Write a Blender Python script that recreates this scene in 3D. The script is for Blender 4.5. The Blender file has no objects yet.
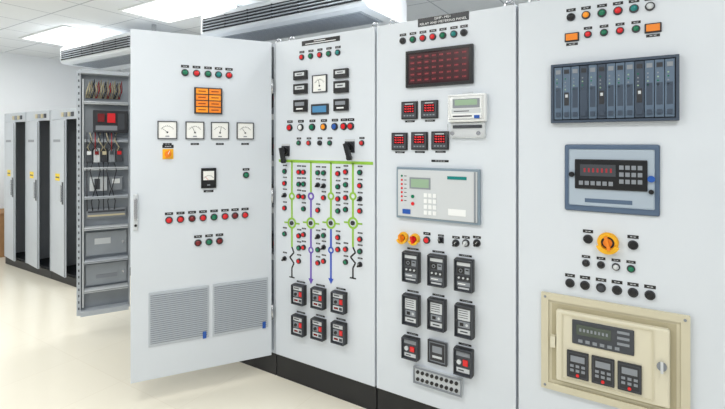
import bpy, bmesh, math, random
from mathutils import Vector, Matrix
random.seed(7)
C = bpy.context.scene.collection
try:
    bpy.context.scene.view_settings.view_transform = 'Standard'
except Exception: pass

# ------------------------------------------------------------------ camera
F = 450.0; CR = 0.846; SR = 0.5332; CAMY = -2.304; CH = 1.61
cd = bpy.data.cameras.new('camera'); cam = bpy.data.objects.new('camera', cd); C.objects.link(cam)
cam.location = (0, CAMY, CH); cam.rotation_euler = (math.pi/2, 0, math.atan2(SR, CR))
cd.lens = F/725*36; cd.sensor_width = 36; cd.sensor_fit = 'HORIZONTAL'; cd.shift_y = -61.5/725; cd.clip_start = .05
bpy.context.scene.camera = cam

def ray(px, py):
    a = (px-362.5)/F
    return (CR*a-SR, SR*a+CR, (143-py)/F)

class Face:      # a vertical mounting surface; u runs along it, v is the height above the floor
    def __init__(s, o, ang):
        s.o = o; s.a = ang; s.d = (math.cos(ang), math.sin(ang)); s.n = (math.sin(ang), -math.cos(ang))
    def uv(s, px, py):
        r = ray(px, py)
        t = ((s.o[0])*s.n[0] + (s.o[1]-CAMY)*s.n[1])/(r[0]*s.n[0]+r[1]*s.n[1])
        x = t*r[0]-s.o[0]; y = CAMY+t*r[1]-s.o[1]
        return (x*s.d[0]+y*s.d[1], CH+t*r[2])
    def rect(s, x0, y0, x1, y1):
        xm = (x0+x1)/2; ym = (y0+y1)/2
        u0 = s.uv(x0, ym)[0]; u1 = s.uv(x1, ym)[0]
        uc = (u0+u1)/2
        v0 = s.uv(xm, y1)[1]; v1 = s.uv(xm, y0)[1]
        return uc, (v0+v1)/2, u1-u0, v1-v0
    def w(s, u, out): return (s.o[0]+s.d[0]*u+s.n[0]*out, s.o[1]+s.d[1]*u+s.n[1]*out)

# ------------------------------------------------------------------ materials
MATS = {}
def mat(name, rgb, rough=.5, metal=0, emis=0, noise=0, nscale=8, alpha=1, trans=0, bump=0):
    m = bpy.data.materials.new(name); m.use_nodes = True
    nt = m.node_tree; b = nt.nodes['Principled BSDF']
    b.inputs['Base Color'].default_value = (*rgb, 1); b.inputs['Roughness'].default_value = rough
    b.inputs['Metallic'].default_value = metal
    if emis:
        b.inputs['Emission Color'].default_value = (*rgb, 1); b.inputs['Emission Strength'].default_value = emis
    if trans:
        b.inputs['Transmission Weight'].default_value = trans; b.inputs['IOR'].default_value = 1.1
    if alpha < 1: b.inputs['Alpha'].default_value = alpha
    if noise or bump:
        tc = nt.nodes.new('ShaderNodeTexCoord'); n = nt.nodes.new('ShaderNodeTexNoise'); n.inputs['Scale'].default_value = nscale
        nt.links.new(tc.outputs['Object'], n.inputs['Vector'])
        if noise:
            cr = nt.nodes.new('ShaderNodeValToRGB')
            cr.color_ramp.elements[0].position = .3; cr.color_ramp.elements[1].position = .7
            cr.color_ramp.elements[0].color = (*[c*(1-noise) for c in rgb], 1); cr.color_ramp.elements[1].color = (*[min(1, c*(1+noise*.5)) for c in rgb], 1)
            nt.links.new(n.outputs['Fac'], cr.inputs['Fac']); nt.links.new(cr.outputs['Color'], b.inputs['Base Color'])
        if bump:
            bp = nt.nodes.new('ShaderNodeBump'); bp.inputs['Strength'].default_value = bump; bp.inputs['Distance'].default_value = .002
            nt.links.new(n.outputs['Fac'], bp.inputs['Height']); nt.links.new(bp.outputs['Normal'], b.inputs['Normal'])
    MATS[name] = m
    return m
def s(r, g, b): return tuple(((c/255)/12.92 if c/255 <= .04045 else ((c/255+.055)/1.055)**2.4) for c in (r, g, b))
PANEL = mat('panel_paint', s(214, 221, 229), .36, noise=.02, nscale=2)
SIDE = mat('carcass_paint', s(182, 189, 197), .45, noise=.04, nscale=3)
INNER = mat('galvanised_plate', s(150, 157, 165), .4, .2, noise=.1, nscale=6)
DARKIN = mat('dark_interior', s(44, 48, 54), .7, noise=.2)
PLINTH = mat('plinth_black', s(26, 27, 30), .45, noise=.1)
BLACK = mat('black_plastic', s(24, 25, 28), .3)
BLACK2 = mat('soft_black_plastic', s(42, 44, 50), .4)
CHAR = mat('charcoal_face', s(62, 66, 73), .5)
GREY = mat('grey_plastic', s(136, 142, 150), .45)
LGREY = mat('light_grey_plastic', s(202, 207, 211), .4)
WHITE = mat('white_plastic', s(236, 239, 240), .4)
PAPER = mat('white_dial', s(240, 241, 238), .6)
CHROME = mat('brushed_metal', s(190, 192, 196), .25, .9)
RED = mat('red_lens', s(206, 30, 36), .25, emis=.15)
DRED = mat('dark_red_lens', s(120, 22, 26), .25)
GREEN = mat('green_lens', s(16, 112, 80), .25, emis=.08)
TEAL = mat('teal_lens', s(20, 122, 120), .25, emis=.08)
AMBER = mat('amber_lens', s(235, 145, 30), .3, emis=.15)
ORANGE = mat('orange_plastic', s(228, 128, 26), .4, emis=.1)
YELLOW = mat('yellow_plastic', s(240, 182, 30), .4)
BLUE = mat('blue_plastic', s(30, 84, 170), .4)
FRAMEB = mat('grey_blue_frame', s(82, 102, 128), .45)
FACEB = mat('grey_blue_face', s(168, 182, 196), .45)
SLATE = mat('blue_grey_module', s(92, 112, 134), .5, noise=.1)
SLATE2 = mat('dark_blue_grey_module', s(58, 72, 90), .5)
BEIGE = mat('beige_paint', s(206, 200, 176), .45, noise=.03)
BEIGE2 = mat('pale_beige_paint', s(216, 211, 190), .45)
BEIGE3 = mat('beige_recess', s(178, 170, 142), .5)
LCDG = mat('lcd_green_grey', s(150, 178, 150), .3)
LCDD = mat('lcd_dark_olive', s(74, 84, 76), .25)
LCDB = mat('lcd_blue', s(70, 130, 175), .3, emis=.1)
REDLED = mat('red_led_segments', s(235, 40, 44), .4, emis=.9)
REDDIM = mat('dim_red_digits', s(150, 34, 44), .4, emis=.25)
WINE = mat('dark_red_display', s(50, 12, 20), .2)
WINE2 = mat('dark_red_tile', s(62, 16, 25), .25)
GLASS = mat('clear_cover', (1, 1, 1), .05, trans=1, alpha=.25)
MGREEN = mat('mimic_green', s(142, 190, 62), .5)
MBLUE = mat('mimic_blue', s(44, 80, 190), .5)
MPURP = mat('mimic_purple', s(110, 80, 180), .5)
MBLACK = mat('mimic_black', s(30, 30, 34), .5)
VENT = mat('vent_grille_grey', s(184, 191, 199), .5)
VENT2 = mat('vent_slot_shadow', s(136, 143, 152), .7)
STICK = mat('yellow_sticker', s(240, 210, 40), .5)
WIRE_B = mat('beige_wire', s(200, 190, 158), .5)
WIRE_R = mat('red_wire', s(170, 40, 44), .5)
WIRE_K = mat('black_wire', s(40, 40, 46), .5)
CARD = mat('brown_board', s(176, 134, 92), .8, noise=.1)
ACW = mat('ac_white_plastic', s(224, 229, 233), .4)
ACG = mat('ac_slat_grey', s(166, 173, 180), .45)
ACK = mat('ac_slot_black', s(40, 43, 48), .5)
LOCK = mat('locker_door_paint', s(192, 199, 207), .35, noise=.03)
WALLM = mat('wall_paint', s(242, 246, 250), .7, noise=.02, nscale=1.5)
SKIRT = mat('skirting_grey', s(150, 150, 148), .5)

def tilemat(name, rgb, line, bw, bh, mortar, rough, bump=0):
    m = bpy.data.materials.new(name); m.use_nodes = True; nt = m.node_tree; b = nt.nodes['Principled BSDF']
    tc = nt.nodes.new('ShaderNodeTexCoord'); br = nt.nodes.new('ShaderNodeTexBrick')
    br.offset = 0; br.inputs['Scale'].default_value = 1; br.inputs['Brick Width'].default_value = bw; br.inputs['Row Height'].default_value = bh
    br.inputs['Mortar Size'].default_value = mortar; br.inputs['Color1'].default_value = (*rgb, 1)
    br.inputs['Color2'].default_value = (*[c*.985 for c in rgb], 1); br.inputs['Mortar'].default_value = (*line, 1)
    nt.links.new(tc.outputs['Object'], br.inputs['Vector'])
    n = nt.nodes.new('ShaderNodeTexNoise'); n.inputs['Scale'].default_value = 1.3; n.inputs['Detail'].default_value = 4
    nt.links.new(tc.outputs['Object'], n.inputs['Vector'])
    mx = nt.nodes.new('ShaderNodeMix'); mx.data_type = 'RGBA'; mx.blend_type = 'MULTIPLY'; mx.inputs['Factor'].default_value = .05
    nt.links.new(br.outputs['Color'], mx.inputs[6]); nt.links.new(n.outputs['Fac'], mx.inputs[7])
    nt.links.new(mx.outputs[2], b.inputs['Base Color']); b.inputs['Roughness'].default_value = rough
    return m
FLOORM = tilemat('floor_tiles', s(245, 240, 224), s(239, 233, 216), .6, .6, .003, .2)
CEILM = tilemat('ceiling_tiles', s(240, 244, 247), s(190, 196, 202), .6, .6, .008, .8)

# ------------------------------------------------------------------ mesh builder (local frame: x right, z up, -y out of the panel)
class MB:
    def __init__(q): q.v = []; q.f = []; q.m = []; q.sm = []; q.mats = []
    def mi(q, m):
        if m not in q.mats: q.mats.append(m)
        return q.mats.index(m)
    def add(q, vs, fs, m, sm=False):
        k = len(q.v); i = q.mi(m); q.v += [tuple(v) for v in vs]
        for n, f in enumerate(fs):
            q.f.append([k+j for j in f]); q.m.append(i); q.sm.append(sm if isinstance(sm, bool) else sm[n])
        return q
    def box(q, x0, x1, y0, y1, z0, z1, m, ch=0):
        if ch:
            bm = bmesh.new(); bmesh.ops.create_cube(bm, size=1)
            for v in bm.verts: v.co = Vector(((x0+x1)/2+v.co.x*(x1-x0), (y0+y1)/2+v.co.y*(y1-y0), (z0+z1)/2+v.co.z*(z1-z0)))
            bmesh.ops.bevel(bm, geom=bm.edges[:], offset=ch, segments=2, affect='EDGES', profile=.5)
            bm.verts.index_update()
            q.add([v.co for v in bm.verts], [[v.index for v in f.verts] for f in bm.faces], m); bm.free(); return q
        v = [(x, y, z) for x in (x0, x1) for y in (y0, y1) for z in (z0, z1)]
        return q.add(v, [(0, 1, 3, 2), (4, 6, 7, 5), (0, 4, 5, 1), (2, 3, 7, 6), (0, 2, 6, 4), (1, 5, 7, 3)], m)
    def b(q, cx, cz, w, h, o0, o1, m, ch=0): return q.box(cx-w/2, cx+w/2, -o1, -o0, cz-h/2, cz+h/2, m, ch)
    def frame(q, cx, cz, w, h, t, o0, o1, m):
        for (x, z, a, c) in ((0, h/2-t/2, w, t), (0, -h/2+t/2, w, t), (w/2-t/2, 0, t, h-2*t), (-w/2+t/2, 0, t, h-2*t)): q.b(cx+x, cz+z, a, c, o0, o1, m)
        return q
    def cyl(q, cx, cz, r, o0, o1, m, n=20, r2=None):
        r2 = r if r2 is None else r2
        a = [2*math.pi*i/n for i in range(n)]
        vs = [(cx+r*math.cos(t), -o0, cz+r*math.sin(t)) for t in a]+[(cx+r2*math.cos(t), -o1, cz+r2*math.sin(t)) for t in a]
        fs = [(i, (i+1) % n, n+(i+1) % n, n+i) for i in range(n)]+[tuple(range(n))[::-1], tuple(range(n, 2*n))]
        return q.add(vs, fs, m, [True]*n+[False, False])
    def ring(q, cx, cz, ro, ri, o0, o1, m, n=24):
        vs = []
        for (r, o) in ((ro, o0), (ro, o1), (ri, o1), (ri, o0)):
            vs += [(cx+r*math.cos(2*math.pi*i/n), -o, cz+r*math.sin(2*math.pi*i/n)) for i in range(n)]
        fs = []
        for k in range(4):
            for i in range(n): fs.append((k*n+i, k*n+(i+1) % n, ((k+1) % 4)*n+(i+1) % n, ((k+1) % 4)*n+i))
        return q.add(vs, fs, m)
    def dome(q, cx, cz, r, o0, h, m, n=16, k=4):
        vs = []; fs = []
        for j in range(k):
            t = math.pi/2*j/k
            vs += [(cx+r*math.cos(t)*math.cos(2*math.pi*i/n), -(o0+h*math.sin(t)), cz+r*math.cos(t)*math.sin(2*math.pi*i/n)) for i in range(n)]
        vs.append((cx, -(o0+h), cz))
        for j in range(k-1):
            for i in range(n): fs.append((j*n+i, j*n+(i+1) % n, (j+1)*n+(i+1) % n, (j+1)*n+i))
        for i in range(n): fs.append(((k-1)*n+i, (k-1)*n+(i+1) % n, k*n))
        return q.add(vs, fs, m, True)
    def tube(q, pts, r, m, n=6):
        pts = [Vector(p) for p in pts]; vs = []; fs = []
        for i, p in enumerate(pts):
            t = (pts[min(i+1, len(pts)-1)]-pts[max(i-1, 0)]).normalized()
            a = t.cross(Vector((0, 0, 1)) if abs(t.z) < .9 else Vector((1, 0, 0))).normalized(); b = t.cross(a)
            vs += [p+r*(a*math.cos(2*math.pi*k/n)+b*math.sin(2*math.pi*k/n)) for k in range(n)]
        for i in range(len(pts)-1):
            for k in range(n): fs.append((i*n+k, i*n+(k+1) % n, (i+1)*n+(k+1) % n, (i+1)*n+k))
        fs += [tuple(range(n)), tuple(range((len(pts)-1)*n, len(pts)*n))]
        return q.add(vs, fs, m, True)
    def prismx(q, poly, x0, x1, m):       # poly of (y,z)
        n = len(poly); vs = [(x0, y, z) for y, z in poly]+[(x1, y, z) for y, z in poly]
        return q.add(vs, [(i, (i+1) % n, n+(i+1) % n, n+i) for i in range(n)]+[tuple(range(n))[::-1], tuple(range(n, 2*n))], m)
    def poly(q, pts, o0, o1, m):          # pts of (x,z)
        n = len(pts); vs = [(x, -o0, z) for x, z in pts]+[(x, -o1, z) for x, z in pts]
        return q.add(vs, [(i, (i+1) % n, n+(i+1) % n, n+i) for i in range(n)]+[tuple(range(n))[::-1], tuple(range(n, 2*n))], m)
    def bar(q, x0, z0, x1, z1, w, o0, o1, m):
        d = Vector((x1-x0, z1-z0)).normalized(); n = Vector((-d.y, d.x))*w/2
        return q.poly([(x0+n.x, z0+n.y), (x1+n.x, z1+n.y), (x1-n.x, z1-n.y), (x0-n.x, z0-n.y)], o0, o1, m)
    def text(q, st, cx, cz, size, o, m, width=None):
        cu = bpy.data.curves.new('t', 'FONT'); cu.body = st; cu.size = size; cu.align_x = 'CENTER'; cu.align_y = 'CENTER'; cu.resolution_u = 2
        ob = bpy.data.objects.new('t', cu); C.objects.link(ob)
        bpy.context.view_layer.update()
        me = bpy.data.meshes.new_from_object(ob)
        k = 1
        if width and len(me.vertices):
            xs = [v.co.x for v in me.vertices]; k = width/(max(xs)-min(xs))
        q.add([(cx+v.co.x*k, -o, cz+v.co.y) for v in me.vertices], [list(p.vertices) for p in me.polygons], m)
        bpy.data.objects.remove(ob); bpy.data.curves.remove(cu); bpy.data.meshes.remove(me)
        return q
    def mesh(q, name):
        me = bpy.data.meshes.new(name); me.from_pydata(q.v, [], q.f)
        for m in q.mats: me.materials.append(m)
        for p, i, t in zip(me.polygons, q.m, q.sm): p.material_index = i; p.use_smooth = t
        bm = bmesh.new(); bm.from_mesh(me); bmesh.ops.recalc_face_normals(bm, faces=bm.faces); bm.to_mesh(me); bm.free()
        return me
    def build(q, name, parent=None, loc=(0, 0, 0), rz=0, label=None):
        return link(name, q.mesh(name), parent, loc, rz, label)
def link(name, me, parent=None, loc=(0, 0, 0), rz=0, label=None):
    o = bpy.data.objects.new(name, me); C.objects.link(o); o.parent = parent; o.location = loc; o.rotation_euler = (0, 0, rz)
    if label: o['label'] = label
    return o
CACHE = {}
def cached(key, name, fn):
    if key not in CACHE: CACHE[key] = fn().mesh(name)
    return CACHE[key]
def thing(name, label, cat, loc, group=None):
    o = bpy.data.objects.new(name, None); C.objects.link(o); o.location = loc; o.empty_display_size = .1
    o['label'] = label; o['category'] = cat
    if group: o['group'] = group
    return o
def struct(name, q):
    o = q.build(name); o['kind'] = 'structure'; return o

class Mount:     # puts devices on a face of a cabinet
    def __init__(q, T, face): q.T = T; q.f = face
    def put(q, name, me, u, v, out=0, label=None):
        x, y = q.f.w(u, out); t = q.T.location
        return link(name, me, q.T, (x-t.x, y-t.y, v-t.z), q.f.a, label)
    def sub(q, par, name, me, label=None): return link(name, me, par, (0, 0, 0), 0, label)
    # ---- devices
    def plate(q, u, v, w=.04, h=.012, m=None):
        m = m or BLACK
        def f():
            b = MB().b(0, 0, w, h, 0, .0015, m); n = 2 if w < .06 else 4
            for i in range(n): b.b(-w*.3+(i+.5)*w*.6/n, 0, w*.6/n*.7, h*.22, .0015, .0018, LGREY)
            return b
        return q.put('name_plate', cached(('plate', w, h, m.name), 'name_plate', f), u, v)
    def lamp(q, u, v, col, r=.015, plate=True):
        base = cached(('lampb', r), 'indicator_lamp', lambda: MB().cyl(0, 0, r*1.18, 0, .004, CHAR).ring(0, 0, r*1.08, r*.84, .004, .011, BLACK2))
        o = q.put('indicator_lamp', base, u, v)
        q.sub(o, 'lens', cached(('lens', r, col.name), 'lens', lambda: MB().cyl(0, 0, r*.86, .003, .009, col).dome(0, 0, r*.86, .009, r*.55, col)))
        if plate: q.plate(u, v+r*2.1, r*2.5, r*.85)
        return o
    def button(q, u, v, col, r=.015, plate=True, bez=None):
        bez = bez or CHROME
        o = q.put('push_button', cached(('btnb', r, bez.name), 'push_button', lambda: MB().cyl(0, 0, r*1.2, 0, .004, bez).ring(0, 0, r*1.08, r*.84, .004, .013, bez)), u, v)
        q.sub(o, 'button_cap', cached(('cap', r, col.name), 'button_cap', lambda: MB().cyl(0, 0, r*.82, .003, .013, col).cyl(0, 0, r*.82, .013, .0145, col, r2=r*.7)))
        if plate: q.plate(u, v+r*2.1, r*2.5, r*.85)
        return o
    def selector(q, u, v, r=.017, ang=0, knob=None, base=None, plate=True, rnd=False):
        knob = knob or BLACK; base = base or BLACK2
        def bf():
            b = MB()
            if rnd: b.cyl(0, 0, r*1.25, 0, .003, base)
            else: b.b(0, 0, r*2.5, r*2.5, 0, .003, base, .001)
            return b.ring(0, 0, r*1.1, r*.8, .003, .012, base)
        o = q.put('selector_switch', cached(('selb', r, base.name, rnd), 'selector_switch', bf), u, v)
        def kf():
            d = (math.sin(ang)*r, math.cos(ang)*r)
            return MB().cyl(0, 0, r*.8, .003, .014, knob).bar(-d[0], -d[1], d[0], d[1], r*.6, .012, .028, knob).bar(0, 0, d[0]*.9, d[1]*.9, r*.12, .028, .0285, WHITE)
        q.sub(o, 'knob', cached(('selk', r, ang, knob.name), 'knob', kf))
        if plate: q.plate(u, v+r*1.9, r*2.6, r*.8)
        return o
    def pistol(q, u, v, ang=.3):
        o = q.put('control_switch', cached('pisb', 'control_switch', lambda: MB().b(0, 0, .07, .07, 0, .008, BLACK2, .002).b(0, .041, .07, .016, 0, .004, LGREY).cyl(0, 0, .026, .008, .02, BLACK)), u, v)
        q.sub(o, 'pistol_grip', cached(('pisk', ang), 'pistol_grip', lambda: MB().cyl(0, 0, .016, .02, .045, BLACK).bar(-.012*math.sin(ang), .022, .07*math.sin(ang), -.066, .026, .032, .056, BLACK).cyl(.07*math.sin(ang), -.066, .015, .03, .058, BLACK)))
        return o
    def analog(q, u, v, w, h=None, black=False, ang=.5):
        h = h or w; fm = BLACK if black else CHAR
        def bz(): return MB().b(0, 0, w, h, 0, .006, fm, .001).frame(0, 0, w, h, w*.05, .006, .012, fm)
        o = q.put('analog_meter', cached(('anb', round(w, 3), round(h, 3), black), 'analog_meter', bz), u, v)
        def dl():
            W = w*.9; H = h*.9; b = MB()
            if black: b.b(0, 0, W, H, .006, .0075, BLACK).b(0, H*.14, W*.8, H*.5, .0075, .008, PAPER)
            else: b.b(0, 0, W, H, .006, .0075, PAPER)
            R = W*.36
            for i in range(9):
                a = math.radians(150-15*i); c, sn = math.cos(a), math.sin(a)
                b.bar(R*c, -H*.12+R*sn, (R+W*.06)*c, -H*.12+(R+W*.06)*sn, w*.018, .008, .0085, CHAR)
            for i in range(12):
                a0 = math.radians(150-10*i); a1 = math.radians(140-10*i)
                b.bar(R*math.cos(a0), -H*.12+R*math.sin(a0), R*math.cos(a1), -H*.12+R*math.sin(a1), w*.012, .008, .0084, CHAR)
            b.b(0, -H*.38, W*.22, H*.07, .0075, .0083, GREY); b.cyl(0, -H*.14, w*.05, .008, .010, CHAR, 12)
            return b
        q.sub(o, 'dial', cached(('dial', round(w, 3), round(h, 3), black), 'dial', dl))
        q.sub(o, 'needle', cached(('ndl', round(w, 3), ang), 'needle', lambda: MB().bar(0, -h*.12, w*.3*math.cos(math.pi-ang), -h*.12+w*.34*math.sin(math.pi-ang), w*.02, .0092, .0098, RED if black else CHAR)))
        return o
    def digital(q, u, v, w, h, rows=3):
        k = (round(w, 2), round(h, 2), rows)
        w, h = k[0] if k[0] > .03 else w, k[1] if k[1] > .03 else h
        o = q.put('digital_meter', cached(('dgb',)+k, 'digital_meter', lambda: MB().b(0, 0, w, h, 0, .012, BLACK, .002).b(0, 0, w*.86, h*.86, .012, .0135, CHAR).b(0, h*.36, w*.5, h*.05, .0135, .014, LGREY)), u, v)
        def f():
            b = MB().b(0, h*.08, w*.66, h*.46, .0135, .0145, WINE); hh = h*.42/rows
            for r in range(rows):
                z = h*.08+(r-(rows-1)/2)*hh
                for i in range(4):
                    x = -w*.22+i*w*.145
                    b.b(x, z, w*.085, hh*.14, .0145, .015, REDLED); b.b(x+w*.04, z, w*.02, hh*.6, .0145, .015, REDLED)
                    if i % 2 == 0: b.b(x-w*.035, z+hh*.1, w*.02, hh*.4, .0145, .015, REDLED)
            return b
        q.sub(o, 'display', cached(('dgd',)+k, 'display', f))
        for i in range(4):
            c = q.sub(o, 'key', cached(('dgk',)+k, 'key', lambda: MB().b(0, 0, w*.1, h*.07, .0135, .016, GREY))); c.location = (-w*.27+i*w*.18, 0, -h*.3)
        return o
    def relay(q, u, v, w, h, kind):
        k = (round(w, 2), round(h, 2), kind); w, h = k[0], k[1]
        def f():
            b = MB().b(0, 0, w, h, 0, .03, BLACK, .003).b(0, 0, w*.86, h*.9, .03, .031, CHAR)
            for sx in (-1, 1): b.cyl(sx*w*.42, 0, w*.035, .03, .034, CHROME, 10)
            return b
        o = q.put('protection_relay', cached(('rl',)+k, 'protection_relay', f), u, v)
        def g():
            b = MB()
            if kind == 0:
                b.b(0, h*.34, w*.72, h*.1, .031, .032, LGREY).b(-w*.15, h*.14, w*.36, h*.18, .031, .033, BLACK).ring(-w*.15, h*.14, w*.1, w*.07, .033, .034, GREY, 14)
                b.b(w*.2, h*.14, w*.26, h*.18, .031, .033, GREY).b(w*.2, h*.17, w*.16, h*.04, .033, .0335, BLACK)
                b.b(0, -h*.08, w*.72, h*.14, .031, .0325, BLACK2)
                for i in range(3): b.cyl(-w*.24+i*w*.24, -h*.08, w*.055, .0325, .038, LGREY, 10)
                b.b(0, -h*.27, w*.7, h*.12, .031, .032, GREY).b(-w*.1, -h*.27, w*.4, h*.03, .032, .0325, WHITE).b(0, -h*.4, w*.6, h*.05, .031, .032, LGREY)
            elif kind == 1:
                b.b(0, h*.2, w*.66, h*.34, .031, .033, LGREY)
                for i in range(4): b.b(-w*.04, h*.32-i*h*.07, w*.5, h*.02, .033, .0335, CHAR)
                b.b(0, -h*.1, w*.62, h*.18, .031, .0335, GREY).b(-w*.12, -h*.1, w*.2, h*.1, .0335, .035, BLACK).cyl(w*.16, -h*.1, w*.07, .0335, .037, LGREY, 12)
                b.b(0, -h*.32, w*.66, h*.14, .031, .033, LGREY).b(0, -h*.32, w*.4, h*.04, .033, .0335, CHAR)
            elif kind == 2:
                b.b(0, h*.3, w*.74, h*.16, .031, .033, GREY).b(w*.14, -h*.0, w*.26, h*.22, .031, .037, RED).cyl(-w*.2, -h*.0, w*.12, .031, .04, LGREY, 14)
                b.b(0, -h*.3, w*.7, h*.16, .031, .033, LGREY).b(-w*.1, -h*.3, w*.3, h*.05, .033, .0335, CHAR)
            elif kind == 3:
                b.b(0, h*.32, w*.76, h*.18, .031, .034, LGREY).b(-w*.1, h*.32, w*.4, h*.05, .034, .0345, CHAR).b(-w*.14, h*.03, w*.42, h*.26, .031, .036, GREY).b(w*.24, h*.05, w*.22, h*.22, .031, .038, RED)
                b.cyl(-w*.14, h*.03, w*.1, .036, .044, BLACK, 12).b(0, -h*.28, w*.76, h*.22, .031, .034, LGREY).b(-w*.14, -h*.28, w*.3, h*.09, .034, .035, DRED).b(w*.2, -h*.28, w*.22, h*.13, .034, .035, CHAR)
            return b
        q.sub(o, 'relay_face', cached(('rlf',)+k, 'relay_face', g))
        q.sub(o, 'cover_frame', cached(('rlc',)+k, 'cover_frame', lambda: MB().frame(0, 0, w*.96, h*.97, w*.045, .03, .046, CHAR)))
        q.plate(u, v+h/2+.012, w*.7, .010)
        return o
    def guarded(q, u, v, r, knob):          # yellow padlockable rotary switch, rounded
        o = q.put('rotary_isolator', MB().cyl(0, 0, r*1.2, 0, .008, YELLOW, 32).ring(0, 0, r*1.1, r*.75, .008, .024, YELLOW, 32).cyl(0, 0, r*.75, .008, .012, CHAR).mesh('rotary_isolator'), u, v)
        q.sub(o, 'knob', MB().cyl(0, 0, r*.5, .012, .03, knob).bar(-r*.2, r*.8, r*.2, -r*.8, r*.36, .026, .055, knob).mesh('knob'))
        n = 12; a0 = math.radians(200); a1 = math.radians(340)
        pts = [(r*1.35*math.cos(a0+(a1-a0)*i/n), r*1.35*math.sin(a0+(a1-a0)*i/n)) for i in range(n+1)]+[(r*.8*math.cos(a1-(a1-a0)*i/n), r*.8*math.sin(a1-(a1-a0)*i/n)) for i in range(n+1)]
        q.sub(o, 'lock_hood', MB().poly(pts, .024, .038, YELLOW).mesh('lock_hood'))
        return o

# ------------------------------------------------------------------ room
struct('floor', MB().box(-8.3, 2.6, -6.0, 2.4, -.05, 0, FLOORM))
struct('ceiling', MB().box(-8.3, 2.6, -6.0, 2.4, 3.0, 3.08, CEILM))
struct('wall_left', MB().box(-8.42, -8.3, -6.0, 2.52, -.05, 3.08, WALLM))
struct('wall_back', MB().box(-8.3, 2.6, 2.4, 2.52, -.05, 3.08, WALLM))
struct('baseboard_left', MB().box(-8.3, -8.285, -6.0, 2.4, 0, .1, SKIRT))
struct('baseboard_back', MB().box(-8.285, 2.6, 2.385, 2.4, 0, .1, SKIRT))

# ceiling lights; unseen panels continue the grid, added to light the room
LIT = mat('light_diffuser', (1, 1, 1), .5, emis=1.5)
fr = MB()
for (a, b_, c, d) in ((-.6, .6, -.3, -.275), (-.6, .6, .275, .3), (-.6, -.575, -.275, .275), (.575, .6, -.275, .275)): fr.box(a, b_, c, d, -.012, 0, WHITE)
frm = fr.mesh('frame'); dfm = MB().box(-.575, .575, -.275, .275, -.008, -.001, LIT).mesh('diffuser')
for i, x in enumerate((-6.4, -4.05, -1.7, .65)):
    for j, y in enumerate((.6, -1.8, -4.2)):
        xn = ('over the short far cabinets', 'between the two air conditioners', 'out of view over the diagram cabinet', 'out of view over the rightmost cabinet')[i]
        yn = ('white ceiling light panel', 'unseen ceiling light panel over the aisle', 'unseen ceiling light panel over the far side of the aisle')[j]
        if j: xn = ('by the end wall', 'facing the open cabinet', 'facing the diagram cabinet', 'facing the rightmost cabinet')[i]
        t = thing('ceiling_light', yn+' '+xn, 'light', (x, y, 2.999), 'recessed ceiling light panels')
        link('frame', frm, t); link('diffuser', dfm, t)
        ld = bpy.data.lights.new('area', 'AREA'); ld.shape = 'RECTANGLE'; ld.size = 1.12; ld.size_y = .52; ld.energy = (24, 23, 23)[j]; ld.color = (1, .985, .96)
        lo = bpy.data.objects.new('area_lamp', ld); C.objects.link(lo); lo.location = (x, y, 2.98)
w = bpy.data.worlds.new('world'); bpy.context.scene.world = w; w.use_nodes = True
w.node_tree.nodes['Background'].inputs[0].default_value = (.92, .96, 1, 1); w.node_tree.nodes['Background'].inputs[1].default_value = .46

# ------------------------------------------------------------------ closed cabinets in the row
ZT, ZB = 2.302, .153
def eyebolt(T, x, y, z):
    b = MB(); b.tube([(.022*math.cos(a), 0, .035+.022*math.sin(a)) for a in [2*math.pi*i/14 for i in range(15)]], .006, CHROME)
    b.tube([(0, 0, 0), (0, 0, .016)], .009, CHROME, 8)
    me = CACHE.setdefault('eye', b.mesh('lifting_eye'))
    link('lifting_eye', me, T, (x, y, z))
def cabinet(x0, x1, label, door=True, name='control_cabinet'):
    cx = (x0+x1)/2; T = thing(name, label, 'cabinet', (cx, .4, 0), 'row of control cabinets')
    w2 = (x1-x0)/2-.002
    if door:
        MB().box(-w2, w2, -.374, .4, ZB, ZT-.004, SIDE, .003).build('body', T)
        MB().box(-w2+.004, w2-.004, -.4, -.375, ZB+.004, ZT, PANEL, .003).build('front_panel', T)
    MB().box(-w2+.002, w2-.002, -.385, .38, 0, ZB-.004, PLINTH).build('plinth', T)
    for sx in (-1, 1): eyebolt(T, sx*(w2-.06), -.3, ZT-.006); eyebolt(T, sx*(w2-.06), .3, ZT-.006)
    return T
X1, X2, X3, X4 = -2.164, -1.360, -.543, .36
T2 = cabinet(X1, X2, 'narrow white cabinet with green single line diagram, beside the open door')
T3 = cabinet(X2, X3, 'white metering cabinet with dark red display and large grey relay')
T4 = cabinet(X3, X4, 'white cabinet with module rack on top and beige keypad box below, rightmost')
row = Face((X1, 0), 0)
P2, P3, P4 = Mount(T2, row), Mount(T3, row), Mount(T4, row)
def vv(px, py): return row.uv(px, py)[1]
def uu(px): return row.uv(px, 143)[0]

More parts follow.
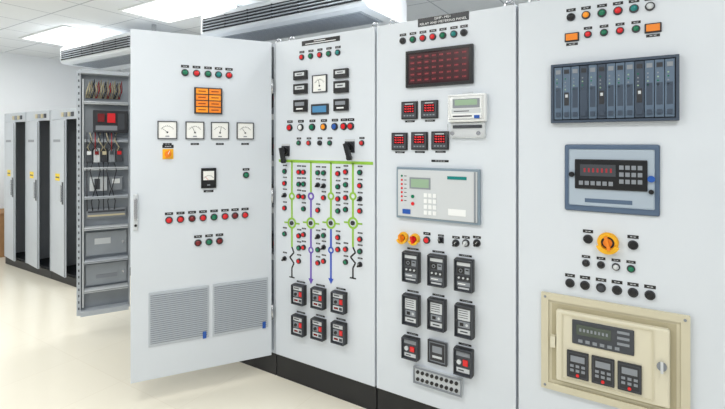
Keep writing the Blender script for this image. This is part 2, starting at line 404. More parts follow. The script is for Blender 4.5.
# ------------------------------------------------------------------ cabinet 2, mimic diagram
u, v, w_, h_ = row.rect(302, 38.5, 340, 43.5)
P2.put('header_plate', MB().b(0, 0, w_, h_, 0, .002, BLACK).b(-w_*.02, h_*.2, w_*.3, h_*.14, .002, .0024, WHITE).b(0, -h_*.2, w_*.8, h_*.16, .002, .0024, WHITE).mesh('header_plate'), u, v)
for x, c in zip((302, 311, 320, 329, 338), (RED, GREEN, RED, GREEN, TEAL)): P2.lamp(uu(x), vv(320, 55), c, .0165)
for (x0, y0, x1, y1) in ((295, 71, 308, 80), (295, 84, 308, 94), (335, 69, 349, 78), (335, 81, 349, 93)):
    u, v, w_, h_ = row.rect(x0, y0, x1, y1)
    o = P2.put('timer_relay', MB().b(0, 0, w_, h_, 0, .02, BLACK, .002).mesh('timer_relay'), u, v)
    P2.sub(o, 'window', MB().b(0, h_*.1, w_*.7, h_*.36, .02, .0215, LGREY).b(0, h_*.1, w_*.4, h_*.1, .0215, .022, CHAR).mesh('window'))
u, v, w_, h_ = row.rect(313, 75, 327.5, 92.5); P2.analog(u, v, w_, h_, ang=1.4)
u, v, w_, h_ = row.rect(312, 104, 329, 114.5)
o = P2.put('digital_counter', MB().b(0, 0, w_, h_, 0, .012, BLACK2, .002).mesh('digital_counter'), u, v)
P2.sub(o, 'display', MB().b(0, 0, w_*.8, h_*.6, .012, .0135, LCDB).mesh('display'))
for (x0, y0, x1, y1) in ((295, 100, 308, 112), (335, 99, 349, 111)):
    u, v, w_, h_ = row.rect(x0, y0, x1, y1)
    o = P2.put('timer_relay', MB().b(0, 0, w_, h_, 0, .02, BLACK, .002).mesh('timer_relay'), u, v)
    P2.sub(o, 'window', MB().b(0, h_*.15, w_*.7, h_*.3, .02, .0215, GREY).b(0, -h_*.25, w_*.5, h_*.12, .02, .0215, WHITE).mesh('window'))
for x, c in ((290, RED), (301, WHITE), (312.5, GREEN), (324, AMBER), (335, BLUE), (344, RED), (351, RED)): P2.button(uu(x), vv(320, 127), c, .0195, True, BLACK2)
for x, c in ((299, GREEN), (309, RED), (320, BLACK), (330, GREEN), (362, RED)): P2.lamp(uu(x), vv(325, 143), c, .0145, True)
P2.pistol(uu(286), vv(286, 151), .25); P2.pistol(uu(350), vv(350, 147), .35)
vb = vv(325, 162)
ua, ub = uu(279), uu(373); um = (ua+ub)/2
P2.put('mimic_busbar', MB().b(0, 0, ub-ua, .018, 0, .002, MGREEN).mesh('mimic_busbar'), um, vb)
mid = (MGREEN, MPURP, MGREEN, MGREEN)
lows2 = (MBLACK, MPURP, MBLUE, MBLACK)
LWD = .013
for i, x in enumerate((292, 311, 331, 353)):
    u = uu(x); vr = vv(x, 223); v1 = vv(x, (268, 284, 284, 268)[i])
    vm = vv(x, 197); v0 = vb
    b = MB().b(0, (vm+.03-v0)/2, LWD, abs(v0-vm-.03), 0, .002, MGREEN)
    b.b(0, (vm-.02+vr+.03)/2-v0, LWD, abs(vm-.02-vr-.03), 0, .002, mid[i])
    b.ring(0, vm+.005-v0, .026, .014, 0, .002, mid[i], 20)
    P2.put('mimic_feeder_line', b.mesh('mimic_feeder_line'), u, v0)
    P2.put('mimic_ring', MB().ring(0, 0, .037, .025, 0, .003, MGREEN).cyl(0, 0, .014, 0, .008, BLACK2).b(-.052, 0, .03, .010, 0, .002, MGREEN).b(.052, 0, .03, .010, 0, .002, MGREEN).mesh('mimic_ring'), u, vr)
    m = lows2[i]; vs_ = vr-.032; ve = vv(x, 247)
    b = MB().b(0, (ve-vs_)/2, LWD, vs_-ve, 0, .002, m if i in (1, 2) else MGREEN)
    z = ve-vs_; L = v1-vs_
    if i in (1, 2):
        b.ring(0, z-.02, .022, .012, 0, .002, m, 20).b(0, (z-.038+L+.03)/2, LWD, abs(z-.038-L-.03), 0, .002, m)
        b.poly([(-.02, L+.035), (.02, L+.035), (0, L)], 0, .0022, m)
    else:      # zigzag earth tail
        st = (z-L)/4
        for k in range(4): 
            xa = (0, .018, -.018, .018, 0)[k]; xb = (0, .018, -.018, .018, 0)[k+1]
            b.bar(xa, z-k*st, xb, z-(k+1)*st, .010, 0, .0021, MBLACK)
        b.b(0, L-.03, LWD*.8, .06, 0, .002, MBLACK).b(0, L-.062, .045, .008, 0, .002, MBLACK)
    P2.put('mimic_tail_line', b.mesh('mimic_tail_line'), u, vs_)
    d = uu(x+7.2)-u
    cols = (((173, GREEN, RED), (185, RED, GREEN), (197, BLACK, RED), (210, RED, None), (236, GREEN, RED), (248, None, GREEN), (261, BLACK, RED)),
            ((173, RED, GREEN), (185, GREEN, BLACK), (198, RED, None), (210, GREEN, RED), (236, RED, BLACK), (249, RED, GREEN), (262, None, RED)),
            ((173, GREEN, RED), (186, BLACK, GREEN), (198, RED, RED), (210, None, GREEN), (236, GREEN, RED), (248, BLACK, RED), (262, RED, None)),
            ((171, RED, GREEN), (184, GREEN, RED), (197, RED, BLACK), (209, GREEN, RED), (237, None, RED), (249, RED, GREEN), (262, GREEN, BLACK)))[i]
    for (y, cl, cr) in cols:
        for sg, col in ((-1, cl), (1, cr)):
            if col is None: continue
            yy = vv(x, y+(x-325)*.04)
            if col is BLACK: P2.selector(u+sg*d, yy, .013, .4, BLACK, BLACK2, False, True)
            else: P2.button(u+sg*d, yy, col, .0145, False, BLACK2)
            P2.plate(u+sg*d, vv(x, y-6+(x-325)*.04), .034, .009)
for i, x in enumerate((301, 320.5, 341)):
    for y in (293.5, 324):
        yy = y+(x-301)*.19; u = uu(x)
        P2.relay(u, vv(x, yy), .10, .13, 3)

# ------------------------------------------------------------------ cabinet 3
u, v, w_, h_ = row.rect(418, 15, 469, 23.5)
P3.put('header_plate', MB().b(0, 0, w_, h_, 0, .002, BLACK2).text('SSHP - MG1', 0, h_*.24, .019, .0025, WHITE).text('RELAY AND METERING PANEL', 0, -h_*.23, .018, .0025, WHITE, w_*.92).mesh('header_plate'), u, v)
for x, c in zip((403, 413, 423, 433, 443, 454, 464), (BLACK, GREEN, RED, RED, GREEN, TEAL, BLACK)): P3.lamp(uu(x), vv(440, 36), c, .0165)
u, v, w_, h_ = row.rect(407, 48, 474, 86)
o = P3.put('annunciator_display', MB().b(0, 0, w_, h_, 0, .02, BLACK2, .004).frame(0, 0, w_*.98, h_*.96, .012, .02, .026, BLACK).mesh('annunciator_display'), u, v)
b = MB().b(0, 0, w_*.9, h_*.84, .02, .022, WINE)
for i in range(8):
    for j in range(5):
        b.b(-w_*.385+i*w_*.11, -h_*.31+j*h_*.155, w_*.1, h_*.135, .022, .0225, WINE2)
        for k in range(3): b.b(-w_*.405+i*w_*.11+k*w_*.02, -h_*.31+j*h_*.155, w_*.012, h_*.04, .0225, .0228, REDDIM)
P3.sub(o, 'display', b.mesh('display'))
for (x, y) in ((410, 110.5), (430, 109.5), (400, 141.5), (420, 141), (440.5, 140.5)):
    P3.digital(uu(x), vv(x, y), .1, .1); P3.plate(uu(x), vv(x, y)-.062, .06, .010)
u, v, w_, h_ = row.rect(450, 93, 488, 138)
o = P3.put('energy_meter', MB().b(0, h_*.16, w_, h_*.62, 0, .04, WHITE, .010).b(0, h_*.485, w_*.3, h_*.05, 0, .015, LGREY, .003).b(0, -h_*.33, w_*.9, h_*.34, 0, .02, LGREY, .004).b(0, -h_*.25, w_*.76, h_*.07, .02, .024, CHAR).mesh('energy_meter'), u, v)
P3.sub(o, 'display', MB().b(0, h_*.26, w_*.7, h_*.2, .04, .043, GREY).b(0, h_*.28, w_*.58, h_*.12, .043, .044, LCDG).b(0, h_*.09, w_*.76, h_*.1, .04, .0415, LGREY).b(-w_*.12, h_*.09, w_*.4, h_*.02, .0415, .042, CHAR).b(-w_*.1, -h_*.02, w_*.5, h_*.03, .04, .0415, CHAR).b(w_*.28, -h_*.04, w_*.14, h_*.07, .04, .0425, BLUE).mesh('display'))
P3.sub(o, 'terminal_cover', MB().b(0, -h_*.34, w_*.98, h_*.32, .0245, .05, GLASS, .004).mesh('terminal_cover'), 'clear terminal cover')
P3.sub(o, 'clear_hood', MB().frame(0, h_*.17, w_*.9, h_*.54, .007, .04, .058, GLASS).mesh('clear_hood'), 'clear hood')
for sx in (-.34, .34):
    c = P3.sub(o, 'screw', cached('emscrew', 'screw', lambda: MB().cyl(0, 0, .011, .05, .056, CHROME, 12))); c.location = (w_*sx, 0, -h_*.4)
# numerical relay
u, v, w_, h_ = row.rect(398, 168, 481, 221)
b = MB().b(0, 0, w_, h_, 0, .02, mat('relay_frame_grey', s(128, 146, 160), .4), .003).b(0, 0, w_*.95, h_*.91, .02, .026, LGREY, .003).b(w_*.45, 0, w_*.02, h_*.9, .026, .028, GREY)
o = P3.put('numerical_relay', b.mesh('numerical_relay'), u, v)
P3.sub(o, 'display', MB().b(-w_*.19, h_*.2, w_*.26, h_*.22, .026, .028, GREY).b(-w_*.19, h_*.2, w_*.22, h_*.16, .028, .0285, LCDG).mesh('display'))
km = MB().b(0, 0, w_*.04, h_*.075, .026, .029, WHITE).mesh('key')
for i in range(4):
    for j in range(3): c = P3.sub(o, 'key', km); c.location = (-w_*.12+j*w_*.055, 0, -h_*.02-i*h_*.11)
for i, m in enumerate((GREEN, RED)):
    c = P3.sub(o, 'function_key', MB().cyl(0, 0, .010, .026, .03, m, 12).mesh('function_key')); c.location = (-w_*.28, 0, -h_*.06-i*h_*.14)
for i in range(7):
    c = P3.sub(o, 'status_light', cached(('nrl', i > 0), 'status_light', lambda: MB().cyl(0, 0, .006, .026, .029, (GREEN, RED)[i > 0], 10).b(.022, 0, w_*.03, h_*.015, .026, .0265, CHAR))); c.location = (-w_*.42, 0, h_*.33-i*h_*.08)
P3.sub(o, 'front_port', MB().b(-w_*.36, -h_*.36, w_*.1, h_*.09, .026, .029, BLUE).mesh('front_port'), 'blue front port')
P3.sub(o, 'legend_strip', MB().b(w_*.25, h_*.33, w_*.22, h_*.06, .026, .0275, TEAL).mesh('legend_strip'), 'teal legend strip')
P3.sub(o, 'type_plate', MB().b(w_*.25, -h_*.3, w_*.2, h_*.12, .026, .0275, WHITE).mesh('type_plate'))
P3.plate(uu(440), vv(440, 161), .1, .012)
# switches
P3.guarded(uu(404), vv(404, 237), .025, ORANGE); P3.guarded(uu(415.5), vv(415.5, 238.5), .024, RED)
P3.button(uu(427), vv(427, 240), RED, .017, True, BLACK2); P3.selector(uu(441), vv(441, 240), .013)
for x in (456, 466, 477): P3.selector(uu(x), vv(x, 243), .016, .6, LGREY if x == 466 else BLACK, None, True, True)
for (x, y, hh) in ((413, 266, .165), (438.5, 269.5, .165), (465.5, 274, .165)): P3.relay(uu(x), vv(x, y), .10, hh, 0)
for (x, y, hh) in ((413, 308.5, .165), (438.5, 313, .165), (466, 319.5, .165)): P3.relay(uu(x), vv(x, y), .10, hh, 1)
P3.relay(uu(412.5), vv(412.5, 346.5), .10, .12, 2); P3.relay(uu(465), vv(465, 360), .10, .14, 2)
u, v, w_, h_ = row.rect(429, 340, 448, 363)
o = P3.put('panel_meter', MB().b(0, 0, w_, h_, 0, .015, GREY, .003).frame(0, 0, w_, h_, .008, .015, .02, BLACK2).mesh('panel_meter'), u, v)
P3.sub(o, 'meter_face', MB().b(0, 0, w_*.74, h_*.74, .015, .018, BLACK2).b(0, h_*.12, w_*.5, h_*.28, .018, .019, GREY).b(0, -h_*.2, w_*.5, h_*.1, .018, .019, LGREY).mesh('meter_face'))
u, v, w_, h_ = row.rect(415, 371, 463, 388)
b = MB().b(0, 0, w_, h_, 0, .02, LGREY, .003).frame(0, 0, w_, h_, .008, .02, .026, GREY); o = P3.put('test_terminal_block', b.mesh('test_terminal_block'), u, v)
tm = MB().cyl(0, 0, .0095, .02, .028, BLACK, 10).mesh('terminal')
for i in range(9):
    for j in range(2): c = P3.sub(o, 'terminal', tm); c.location = (-w_*.40+i*w_*.1, 0, (j-.5)*h_*.42)

# ------------------------------------------------------------------ cabinet 4
for x, c in zip((571, 586, 602, 618, 634, 650), (BLACK, AMBER, GREEN, RED, TEAL, LGREY)): P4.lamp(uu(x), vv(610, 12), c, .016)
for x, c in zip((588, 604, 620, 636), (RED, GREEN, RED, GREEN)): P4.lamp(uu(x), vv(610, 32), c, .014)
for x in (572, 653):
    u = uu(x); v = vv(610, 33)
    o = P4.put('illuminated_push_button', MB().b(0, 0, .062, .042, 0, .008, BLACK2, .003).mesh('illuminated_push_button'), u, v)
    P4.sub(o, 'button_cap', MB().b(0, 0, .05, .03, .008, .014, ORANGE, .002).mesh('button_cap')); P4.plate(u, v-.032, .05, .012)
u, v, w_, h_ = row.rect(552, 60.5, 679, 122)
b = MB().b(0, 0, w_, h_, 0, .012, BLACK2, .002).frame(0, 0, w_, h_, .012, .012, .03, SLATE2)
o = P4.put('module_rack', b.mesh('module_rack'), u, v)
nm = 13; mw = w_*.94/nm
for i in range(nm):
    b = MB(); cx = -w_*.47+(i+.5)*mw
    b.b(0, 0, mw*.93, h_*.88, 0, .022, (SLATE, SLATE2)[i in (3, 5, 9)], .0015)
    b.b(0, h_*.36, mw*.6, h_*.07, .022, .024, (GREY, BLACK2)[i % 2])
    for k in range(4): b.cyl(-mw*.15, h_*.24-k*h_*.06, .0035, .022, .0235, (LCDG, GREEN, GREY, GREY)[(i+k) % 4], 8)
    if i % 4 == 1: b.b(0, -h_*.1, mw*.55, h_*.22, .022, .024, BLACK2).b(0, -h_*.05, mw*.3, h_*.05, .024, .0245, LGREY)
    else: b.b(0, -h_*.08, mw*.6, h_*.34, .022, .0235, SLATE2)
    b.b(0, -h_*.36, mw*.5, h_*.07, .022, .03, SLATE2)
    m = b.build('rack_module', o, (cx, -.012, 0), 0)
# controller
u, v, w_, h_ = row.rect(565, 144.5, 660, 213)
o = P4.put('keypad_controller', MB().b(0, 0, w_, h_, 0, .014, FRAMEB, .008).b(0, h_*.01, w_*.9, h_*.84, .014, .018, FACEB, .006).b(-w_*.02, -h_*.33, w_*.5, h_*.06, .0181, .0186, FRAMEB).mesh('keypad_controller'), u, v)
P4.sub(o, 'control_unit', MB().b(0, h_*.06, w_*.76, h_*.44, .018, .026, BLACK, .004).mesh('control_unit'), 'black control unit')
b = MB().b(-w_*.13, h_*.12, w_*.38, h_*.17, .026, .0275, CHAR)
for i in range(7): b.b(-w_*.27+i*w_*.047, h_*.12, w_*.018, h_*.06, .0275, .028, REDDIM)
P4.sub(o, 'display', b.mesh('display'))
km1 = MB().b(0, 0, w_*.045, h_*.06, .026, .029, GREY).mesh('key')
for i in range(4):
    for j in range(3): c = P4.sub(o, 'key', km1); c.location = (w_*.12+i*w_*.062, 0, h_*.17-j*h_*.1)
for i in range(6): c = P4.sub(o, 'key', km1); c.location = (-w_*.31+i*w_*.064, 0, -h_*.07)
for (kx, kz, r, m) in ((-.415, .05, .012, BLACK), (.415, .02, .014, BLUE), (.415, -.16, .010, BLACK)):
    P4.sub(o, 'knob', MB().cyl(w_*kx, h_*kz, r, .018, .03, m).mesh('knob'))
P4.button(uu(588), vv(588, 239), BLACK, .017, True, BLACK2); P4.guarded(uu(608), vv(608, 242), .036, ORANGE); P4.button(uu(633), vv(633, 245), BLACK, .017, True, BLACK2)
for x, c in zip((586, 601, 616, 631), (BLACK, BLACK, LGREY, GREEN)): P4.lamp(uu(x), vv(610, 266), c, .014)
for x, c in zip((570, 585, 601, 617, 633, 650), (BLACK, BLACK, CHAR, BLACK, BLACK, BLACK)): P4.button(uu(x), vv(610, 289), c, .017, True, BLACK2)
# beige box
u, v, w_, h_ = row.rect(542, 303, 690, 405)
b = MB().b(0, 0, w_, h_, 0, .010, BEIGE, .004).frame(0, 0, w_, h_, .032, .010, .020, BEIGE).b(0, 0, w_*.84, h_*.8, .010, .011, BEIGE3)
for (a, c) in ((-.47, .46), (.47, .46), (-.47, -.46), (.47, -.46)): b.cyl(w_*a, h_*c, .006, .02, .023, GREY, 10)
o = P4.put('keypad_box', b.mesh('keypad_box'), u, v)
P4.sub(o, 'cover', MB().b(0, 0, w_*.76, h_*.72, .012, .045, BEIGE2, .008).frame(-w_*.03, h_*.005, w_*.62, h_*.66, .006, .045, .049, BEIGE).mesh('cover'))
b = MB().b(-w_*.05, h_*.18, w_*.42, h_*.24, .045, .052, CHAR, .004).b(-w_*.11, h_*.21, w_*.24, h_*.1, .052, .054, LCDD)
for k in range(8): b.b(-w_*.2+k*w_*.026, h_*.21, w_*.014, h_*.03, .054, .0545, GREY)
for i in range(6): b.b(-w_*.2+i*w_*.05, h_*.1, w_*.03, h_*.03, .052, .0545, GREY)
for i in range(3): b.b(w_*.09, h_*.26-i*h_*.055, w_*.08, h_*.025, .052, .0535, GREY)
P4.sub(o, 'display', b.mesh('display'))
for i in range(3):
    b = MB().b(0, 0, w_*.155, h_*.27, 0, .01, BLACK2, .003).frame(0, 0, w_*.14, h_*.24, .004, .01, .0115, CHAR).b(0, h_*.06, w_*.1, h_*.06, .01, .0115, GREY)
    for k in range(3):
        for l in range(2): b.b(-w_*.04+k*w_*.04, -h_*.01-l*h_*.045, w_*.025, h_*.025, .01, .013, GREY)
    b.cyl(0, -h_*.1, .007, .01, .014, RED, 10)
    b.build('keypad_unit', o, (-w_*.22+i*w_*.175, -.045, -h_*.15))
P4.sub(o, 'latch', MB().cyl(w_*.33, h_*.02, .018, .045, .055, GREY).b(w_*.33, h_*.02, .010, .045, .055, .068, LGREY).mesh('latch'))
P4.sub(o, 'catch', MB().b(-w_*.405, h_*.02, .022, .05, .011, .045, BEIGE2, .002).mesh('catch'))

# ------------------------------------------------------------------ cabinet 1, big door swung open
def open_carcass(x0, x1, label, depth=.8):
    T = cabinet(x0, x1, label, False)
    w2 = (x1-x0)/2-.002; b = MB()
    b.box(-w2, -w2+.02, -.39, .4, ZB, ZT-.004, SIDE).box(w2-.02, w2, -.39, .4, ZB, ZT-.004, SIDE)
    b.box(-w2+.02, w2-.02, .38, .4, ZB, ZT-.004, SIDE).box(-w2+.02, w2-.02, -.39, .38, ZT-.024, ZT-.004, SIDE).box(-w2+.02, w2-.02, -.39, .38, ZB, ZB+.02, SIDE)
    b.build('body', T)
    b = MB().box(-w2+.05, w2-.05, .3, .31, ZB+.1, ZT-.1, INNER)
    b.build('mounting_plate', T)
    for j in range(4):
        z = 2.0-j*.42
        b = MB().box(-w2+.1, w2-.1, .285, .3, z-.18, z-.13, WHITE)
        b.build('cable_duct', T)
        for i in range(4):
            x = -w2+.17+i*(2*w2-.34)/3
            o = MB().box(x-.05, x+.05, .2, .3, z-.08, z+.08, BLACK2, .004).box(x-.03, x+.03, .19, .2, z-.02, z+.02, (GREY, DRED, WHITE, GREY)[i]).build('contactor', T)
    return T
T1 = open_carcass(-3.072, X1, 'cabinet with wide white door swung open, two louvred vents low on the door')
ang = math.radians(57.6); DW = .862
hx, hy = -2.176, -.022
F1 = Face((hx-math.cos(ang)*DW, hy-math.sin(ang)*DW), ang); D = Mount(T1, F1)
D.put('door', MB().box(0, DW, 0, .022, ZB+.0, ZT-.0, PANEL, .003).box(.04, DW-.04, .0221, .04, ZB+.05, ZT-.05, SIDE).mesh('door'), 0, 0)
for z in (.45, 1.25, 2.0):
    D.put('hinge', MB().tube([(0, 0, -.05), (0, 0, .05)], .008, CHROME, 10).mesh('hinge'), DW+.004, z, .004)
def du(x): return F1.uv(x, 143)[0]
def dv(x, y): return F1.uv(x, y)[1]
u, v, w_, h_ = F1.rect(133.5, 192, 139, 232)
D.put('door_handle', MB().b(0, 0, .026, .22, 0, .014, LGREY, .004).b(0, .02, .018, .13, .014, .03, CHROME, .004).cyl(0, -.08, .008, .014, .018, BLACK, 12).mesh('door_handle'), .028, v)
for x, c in zip((185, 196.5, 208, 218.5, 229), (GREEN, RED, GREEN, TEAL, RED)): D.lamp(du(x), dv(207, 74), c, .019)
u, v, w_, h_ = F1.rect(194, 88, 222, 114)
o = D.put('warning_light_panel', MB().b(0, 0, w_, h_, 0, .02, BLACK2, .003).mesh('warning_light_panel'), u, v)
for i in range(2):
    for j in range(4):
        tm2 = cached(('tile', (i+j) % 3 == 0), 'lit_tile', lambda: MB().b(0, 0, w_*.42, h_*.2, .02, .024, (ORANGE, AMBER)[(i+j) % 3 == 0], .001).b(0, 0, w_*.26, h_*.03, .024, .0245, DRED))
        c = D.sub(o, 'lit_tile', tm2); c.location = ((i-.5)*w_*.46, 0, (j-1.5)*h_*.235)
for i, (x0, x1) in enumerate(((157.5, 177), (185.5, 204), (210.5, 229), (236, 254))):
    u, v, w_, h_ = F1.rect(x0, 121.5, x1, 140); D.analog(u, dv(205, 130.5), .112, .112, ang=(.6, 1.1, 1.8, .9)[i]); D.plate(u, dv(205, 144), .05, .012)
D.selector(du(168), dv(168, 154), .025, .4, ORANGE, YELLOW)
u, v, w_, h_ = F1.rect(201, 168, 216, 188); D.analog(u, v, w_, h_, True, .8)
D.plate(u, v-.085, .06, .014)
D.lamp(du(246), dv(246, 175), GREEN, .018)
for x, c in zip((169, 180.5, 192, 203, 214, 225, 235, 245), (RED, RED, DRED, RED, GREEN, RED, DRED, RED)): D.lamp(du(x), dv(207, 217.5), c, .019)
for x, c in zip((198, 209, 219.5), (DRED, GREEN, DRED)): D.lamp(du(x), dv(207, 242), c, .019)
for (x0, x1, y0, y1) in ((148.5, 209, 289, 342), (212.5, 268, 280, 331)):
    u, v, w_, h_ = F1.rect(x0, y0, x1, y1)
    b = MB().b(0, 0, w_, h_, 0, .006, VENT, .002)
    o = D.put('vent', b.mesh('vent'), u, dv(208, 311)+.0)
    b = MB(); n = 24; hh = h_*.92
    for i in range(n):
        z = -hh/2+(i+.5)*hh/n
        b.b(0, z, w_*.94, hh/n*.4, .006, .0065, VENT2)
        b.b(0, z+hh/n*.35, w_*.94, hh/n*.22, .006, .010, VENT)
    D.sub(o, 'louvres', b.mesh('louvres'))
    D.sub(o, 'sticker', MB().b(w_*.42, -h_*.44, .022, .045, .0105, .011, BLUE).mesh('sticker'), 'blue sticker')

# ------------------------------------------------------------------ cabinet 0 with narrow open leaf seen from inside
T0 = open_carcass(-3.90, -3.076, 'open cabinet with wired inner leaf showing, behind the wide open door')
fx, fy, gx, gy = -4.075, -.37, -3.885, -.022
ang0 = math.atan2(gy-fy, gx-fx); LW = math.hypot(gx-fx, gy-fy)
F0 = Face((fx, fy), ang0); L = Mount(T0, F0)
zt0 = 2.22
b = MB().box(0, LW, 0, .012, ZB+.01, zt0, INNER)
b.box(0, .03, -.06, 0, ZB+.01, zt0, SIDE).box(LW-.012, LW, -.02, 0, ZB+.01, zt0, SIDE)
b.box(.03, LW-.012, -.12, 0, zt0-.03, zt0, SIDE).box(.03, LW-.012, -.10, 0, ZB+.01, ZB+.05, SIDE)
L.put('inner_door', b.mesh('inner_door'), 0, 0)
b = MB().b(.045, (ZB+zt0)/2, .01, zt0-ZB-.14, 0, .055, LGREY)
for i in range(38): b.b(.016, ZB+.07+i*.053, .009, .02, .0601, .061, CHAR)
L.put('slotted_rail', b.mesh('slotted_rail'), 0, 0)
def lv(y): return F0.uv(108, y)[1]
CXL = LW/2+.02; WL = LW-.07
for (y0, m) in ((104, LGREY), (141, SIDE), (168, LGREY), (196, SIDE), (226, LGREY), (258, SIDE), (286, LGREY)):
    L.put('mounting_rail', MB().b(0, 0, WL, .022, 0, .10, m, .002).b(0, 0, WL, .006, .10, .102, GREY).mesh('mounting_rail'), CXL, lv(y0))
o = L.put('circuit_breaker', MB().b(.03, 0, WL*.8, .19, 0, .09, BLACK2, .004).b(-.04, .03, .05, .07, .09, .11, DRED).b(.035, .03, .06, .08, .09, .11, RED).b(.11, .0, .05, .14, .09, .10, CHAR).b(.0, -.055, .16, .04, .09, .095, GREY).mesh('circuit_breaker'), CXL, lv(122))
for i in range(5):
    L.put('control_relay', MB().b(0, 0, .048, .12, 0, .07, (CHAR, LGREY, BLACK2, GREY, CHAR)[i], .003).b(0, .02, .03, .03, .07, .075, (WHITE, DRED, WIRE_B, CHAR, RED)[i]).mesh('control_relay'), .09+i*.056, lv(155))
L.put('transformer', MB().b(-.06, 0, .13, .12, 0, .07, LGREY, .006).b(-.07, 0, .04, .09, .07, .076, CHAR).b(.07, 0, .1, .12, 0, .06, GREY, .004).b(.07, .02, .06, .04, .06, .065, WHITE).mesh('transformer'), CXL, lv(183))
L.put('terminal_block', MB().b(0, 0, WL*.9, .08, 0, .05, GREY, .003).b(0, .015, WL*.85, .014, .05, .055, CHAR).b(0, -.018, WL*.85, .014, .05, .055, WIRE_B).mesh('terminal_block'), CXL, lv(212))
L.put('blank_plate', MB().b(0, 0, WL*.94, .2, 0, .03, INNER, .003).b(WL*.38, 0, .012, .02, .03, .036, CHROME).b(-.03, .02, .12, .05, .03, .034, LGREY).mesh('blank_plate'), CXL, lv(242))
L.put('blank_plate', MB().b(0, 0, WL*.94, .18, 0, .03, INNER, .003).b(WL*.38, 0, .012, .02, .03, .036, CHROME).b(0, -.02, .16, .03, .03, .034, GREY).mesh('blank_plate'), CXL, lv(272))
b = MB(); zt = lv(92)
for i in range(15):
    x0 = .065+i*.017; m = (WIRE_B, WIRE_B, WIRE_K, WIRE_B, WIRE_R)[i % 5]
    b.tube([(x0, -.02, zt-.06), (x0+.01, -.05, zt+.0), (x0+.03, -.08, zt+.07+.01*(i % 3)), (x0+.03, -.06, zt+.0), (x0+.01, -.03, zt-.06)], .0055, m)
L.put('wiring_loops', b.mesh('wiring_loops'), 0, 0)
b = MB()
for i in range(12):
    x0 = .075+.02*i; m = (WIRE_K, WIRE_B, WIRE_K, WIRE_R, WIRE_K, WIRE_B)[i % 6]; k = .02*math.sin(i*2.1)
    b.tube([(x0, -.08, lv(133)), (x0+k, -.11, lv(140)), (x0-k, -.09, lv(147)+.0), (x0, -.065, lv(151))], .004, m)
    if i % 2 == 0: b.tube([(x0, -.065, lv(162)), (x0+k, -.11, lv(170)), (x0-k, -.09, lv(188)), (x0+k*.5, -.08, lv(200)), (x0, -.05, lv(209))], .004, m)
L.put('wire_bundle', b.mesh('wire_bundle'), 0, 0)

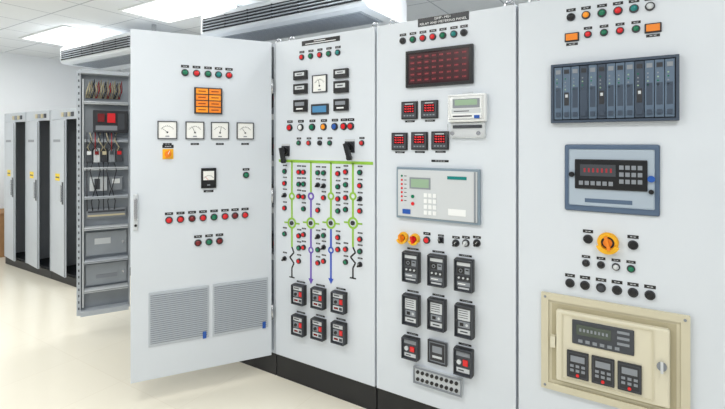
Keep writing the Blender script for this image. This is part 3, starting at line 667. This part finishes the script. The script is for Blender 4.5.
# ------------------------------------------------------------------ lockers far left
LX = (-5.3, -5.95, -6.6); lw = .65; LY = .25; LH = 2.0
names = ('grey cabinet with dark recess strip, nearest of the three beyond the open door',
         'grey cabinet with dark recess strip, middle of the three on the far left',
         'grey cabinet with dark recess strip, farthest of the three by the end wall')
def make_locker():
    T = thing('equipment_cabinet', names[0], 'cabinet', (LX[0]-lw/2, LY+.35, 0), 'short grey cabinets on the far left'); w2 = lw/2-.003
    b = MB().box(-w2, -w2+.02, -.37, .35, .1, LH, SIDE).box(w2-.02, w2, -.37, .35, .1, LH, SIDE)
    b.box(-w2+.02, w2-.02, .33, .35, .1, LH, DARKIN).box(-w2+.02, w2-.02, -.35, .33, LH-.02, LH, SIDE).box(-w2+.02, w2-.02, -.35, .33, .1, .12, DARKIN)
    b.box(w2-.24, w2-.02, -.2, -.18, .12, LH-.13, DARKIN)
    b.build('body', T)
    MB().box(-w2, w2, -.36, .35, 0, .096, PLINTH).build('plinth', T)
    MB().box(-w2+.02, w2-.02, -.375, -.34, LH-.12, LH-.001, LOCK).build('header_rail', T)
    for i in range(4): MB().box(-.05+i*.075, .0+i*.075, -.383, -.3755, LH-.09, LH-.04, (WIRE_B, GREY, WIRE_B, CHAR)[i]).build('header_lamp', T)
    a = -math.radians(7); dwid = lw-.20
    MB().box(0, .03, -.36, -.34, 0, LH-.22, BLACK2).build('dark_gap_strip', T, (-w2+.022, 0, .1))  # black strip: colour stands in for the dark gap left of the door
    d = MB().box(0, dwid, -.02, 0, .11, LH-.125, LOCK, .003).box(dwid-.012, dwid-.001, -.0215, -.02, .12, LH-.14, CHAR).build('door', T, (-w2+.03, -.362, 0), a)
    MB().box(dwid-.075, dwid-.045, -.045, -.02, .95, 1.14, CHROME, .003).box(dwid-.08, dwid-.04, -.024, -.02, .92, 1.17, BLACK2).build('handle', d)
    MB().box(dwid*.35, dwid*.66, -.0225, -.0205, 1.18, 1.26, STICK).box(dwid*.38, dwid*.63, -.0235, -.0225, 1.21, 1.225, CHAR).build('sticker', d, label='yellow sticker')
    MB().box(dwid*.2, dwid*.7, -.0225, -.0205, 1.62, 1.65, GREY).build('name_plate', d)
    for z in (.4, .8, 1.2, 1.6): MB().box(w2-.17, w2-.05, -.22, -.2, z, z+.12, CHAR, .003).build('recessed_module', T)
    return T
def copy_tree(o, p=None):
    c = o.copy(); C.objects.link(c); c.parent = p
    for ch in list(o.children): copy_tree(ch, c)
    return c
K0 = make_locker()
for i in (1, 2):
    k = copy_tree(K0); k.location.x = LX[i]-lw/2; k['label'] = names[i]

# brown box
T = thing('cardboard_box', 'brown box on the floor by the far end wall, left of the short cabinets', 'box', (-7.95, .42, 0))
MB().box(-.28, .28, -.2, .2, 0, .6, CARD, .005).build('body', T); MB().box(-.29, .29, -.21, .21, .601, .62, CARD, .004).build('lid', T)

# ------------------------------------------------------------------ ceiling hung air conditioners
def ac(x0, x1, label):
    T = thing('air_conditioner', label, 'air conditioner', ((x0+x1)/2, .85, 2.62), 'ceiling hung air conditioners'); w2 = (x1-x0)/2
    MB().prismx([(-.32, .01), (-.34, .03), (-.34, .185), (-.31, .22), (.32, .22), (.34, .18), (.34, .02), (.31, 0), (-.28, 0)], -w2, w2, ACW).build('body', T)
    b = MB().box(-w2+.03, w2-.03, -.345, -.339, .045, .165, ACK)
    for i in range(4): b.box(-w2+.03, w2-.03, -.358, -.345, .058+i*.027, .066+i*.027, ACG)
    for i in range(7): x = -w2+.06+i*(2*w2-.12)/6; b.box(x-.006, x+.006, -.356, -.345, .045, .165, ACK)
    b.build('louvre_grille', T)
    b = MB().box(-w2+.1, w2-.1, -.24, .1, -.006, 0, ACG)
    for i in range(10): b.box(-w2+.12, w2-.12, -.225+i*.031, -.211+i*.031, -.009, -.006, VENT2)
    b.build('intake_grille', T)
    for sx in (-1, 1): MB().box(sx*(w2-.12)-.015, sx*(w2-.12)+.015, -.02, .02, .22, .379, CHROME).build('hanger', T)
    return T
ac(-6.35, -4.75, 'white ceiling hung air conditioner with black louvre, above the short far cabinets')
ac(-3.6, -1.75, 'white ceiling hung air conditioner with black louvre, above the diagram cabinet')
